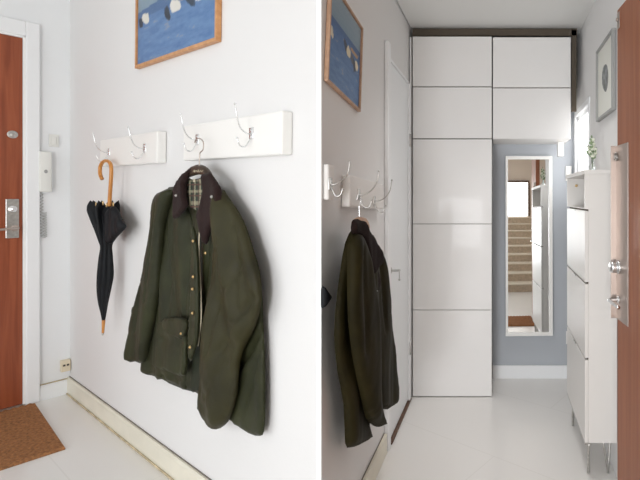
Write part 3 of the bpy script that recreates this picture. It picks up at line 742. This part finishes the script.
# ---- framed print on the right wall
F = RIGHTW
a, b_ = F.pt(599.8, 122.5, .0), F.pt(616.5, 106, .0)
xl, xr, z0, z1 = a.x, b_.x, 1.705, 2.085
t = thing('framed_print', 'framed print with small grey drawing high on the right wall', 'picture', F, (xl, 0, z0))
b = bmesh.new(); q = .014
for p, r in (((xl, z0), (xr, z0+q)), ((xl, z1-q), (xr, z1)), ((xl, z0+q), (xl+q, z1-q)), ((xr-q, z0+q), (xr, z1-q))): add_box(b, (p[0], -.022, p[1]), (r[0], -.001, r[1]), .002)
part('picture_frame', b, M['grey'], t)
part('mount', box((xl+q, -.012, z0+q), (xr-q, -.004, z1-q)), M['paper'], t)
xm = (xl+xr)/2
part('drawing', puff(F, [(603, 68), (606, 64), (608, 70), (608, 82), (606, 92), (603, 88), (602, 78)], .0125, .0008, .01, 0, cell=.008, smooth=2), M['graphite'], t)

# ---- the open front door at the right edge
XD = .476; YE = 1.80
t = thing('door_3', 'open orange-brown door leaf with metal lock at the right edge', None, WORLD, (XD, YE, 0), kind='structure'); t.rotation_euler = (0, 0, .08)
part('leaf', box((XD, 1.05, .01), (XD+.04, YE, 2.045), .002), M['door2'], t)
zz = lambda py, Y=YE: EYE+(CY-py)/FPX*Y
b = bmesh.new(); add_box(b, (XD-.004, YE-.125, zz(318)), (XD-.0002, YE+.002, zz(146)), .001)
add_box(b, (XD-.026, YE+.0005, zz(318)), (XD-.0002, YE+.004, zz(146)), .001)
part('lock_plate', b, M['nickel'], t)
b = bmesh.new(); c = Vector((XD-.004, YE-.015, zz(157)))
add_tube(b, [c+Vector((-.006, 0.012*math.cos(a), .016*math.sin(a))) for a in [k*PI/8 for k in range(-8, 6)]], .003, 8)
add_disc(b, c, (-1, 0, 0), .007, .006, 12)
part('chain_catch', b, M['steel'], t, True)
c = Vector((XD-.004, YE-.028, zz(266)))
b = bmesh.new(); add_disc(b, c, (-1, 0, 0), .027, .008); add_disc(b, c+Vector((-.008, 0, 0)), (-1, 0, 0), .022, .026)
part('turn_knob', b, M['chrome'], t, True)
c = Vector((XD-.004, YE-.028, zz(298)))
b = bmesh.new(); add_disc(b, c, (-1, 0, 0), .016, .006)
add_tube(b, catmull([c, c+Vector((-.034, 0, 0)), c+Vector((-.042, -.012, 0)), c+Vector((-.042, -.06, -.002)), c+Vector((-.040, -.11, -.004))], 5), .0072)
part('handle', b, M['chrome'], t, True)
b = bmesh.new(); add_box(b, (XD-.003, YE-.03, 1.965), (XD-.0002, YE-.005, 2.03), .001); add_disc(b, (XD-.003, YE-.018, 2.0), (-1, 0, 0), .007, .008, 12)
part('top_latch', b, M['nickel'], t, True)
# mat that the mirror shows
g = Vector((-.12, 1.22, 0))
solo('doormat', mat_mesh(g, (.62, 0, 0), (0, .42, 0), 110, 80, .014), M['coir'], WORLD, 'brown doormat on the white floor, seen only in the tall mirror', 'doormat')

# ================================================================== LIGHT
w = bpy.data.worlds.new('World'); SC.world = w; w.use_nodes = True
bg = w.node_tree.nodes['Background']; bg.inputs['Color'].default_value = (.93, .97, 1, 1); bg.inputs['Strength'].default_value = 1.15
def area(name, loc, target, size, power, col=(1, 1, 1), sy=None):
    l = bpy.data.lights.new(name, 'AREA'); l.energy = power; l.size = size; l.color = col
    if sy: l.shape = 'RECTANGLE'; l.size_y = sy
    o = bpy.data.objects.new(name, l); COL.objects.link(o); o.location = loc
    o.rotation_euler = (Vector(target)-Vector(loc)).to_track_quat('-Z', 'Y').to_euler(); return o
area('left_fill_light', (-3.0, -1.8, 1.7), (-1.4, 2.2, 1.1), 1.6, 8, (1, .985, .97))  # unseen area lamp added to brighten the left room
area('stairwell_daylight', (-.8, -2.8, .8), (.1, 2.9, .4), 1.0, 30, (.95, .97, 1)).data.spread = math.radians(120)
area('hall_fill_light', (.05, 2.15, 2.395), (.05, 2.2, 0), .4, 2.0, (1, .98, .96)).data.spread = math.radians(85)  # unseen overhead lamp added to lift the floor and lower cabinets

cam = bpy.data.cameras.new('Camera'); co_ = bpy.data.objects.new('Camera', cam); COL.objects.link(co_)
co_.location = (0, 0, EYE); co_.rotation_euler = (PI/2, 0, 0)
cam.sensor_width = 36; cam.sensor_fit = 'HORIZONTAL'; cam.lens = FPX/640*36
cam.shift_x = -(CX-320)/640; cam.shift_y = (CY-240)/640; cam.clip_start = .02
SC.camera = co_
vs_ = SC.view_settings; vs_.view_transform = 'Standard'; vs_.look = 'None'; vs_.gamma = 1; vs_.use_curve_mapping = False
vs_.exposure = .30
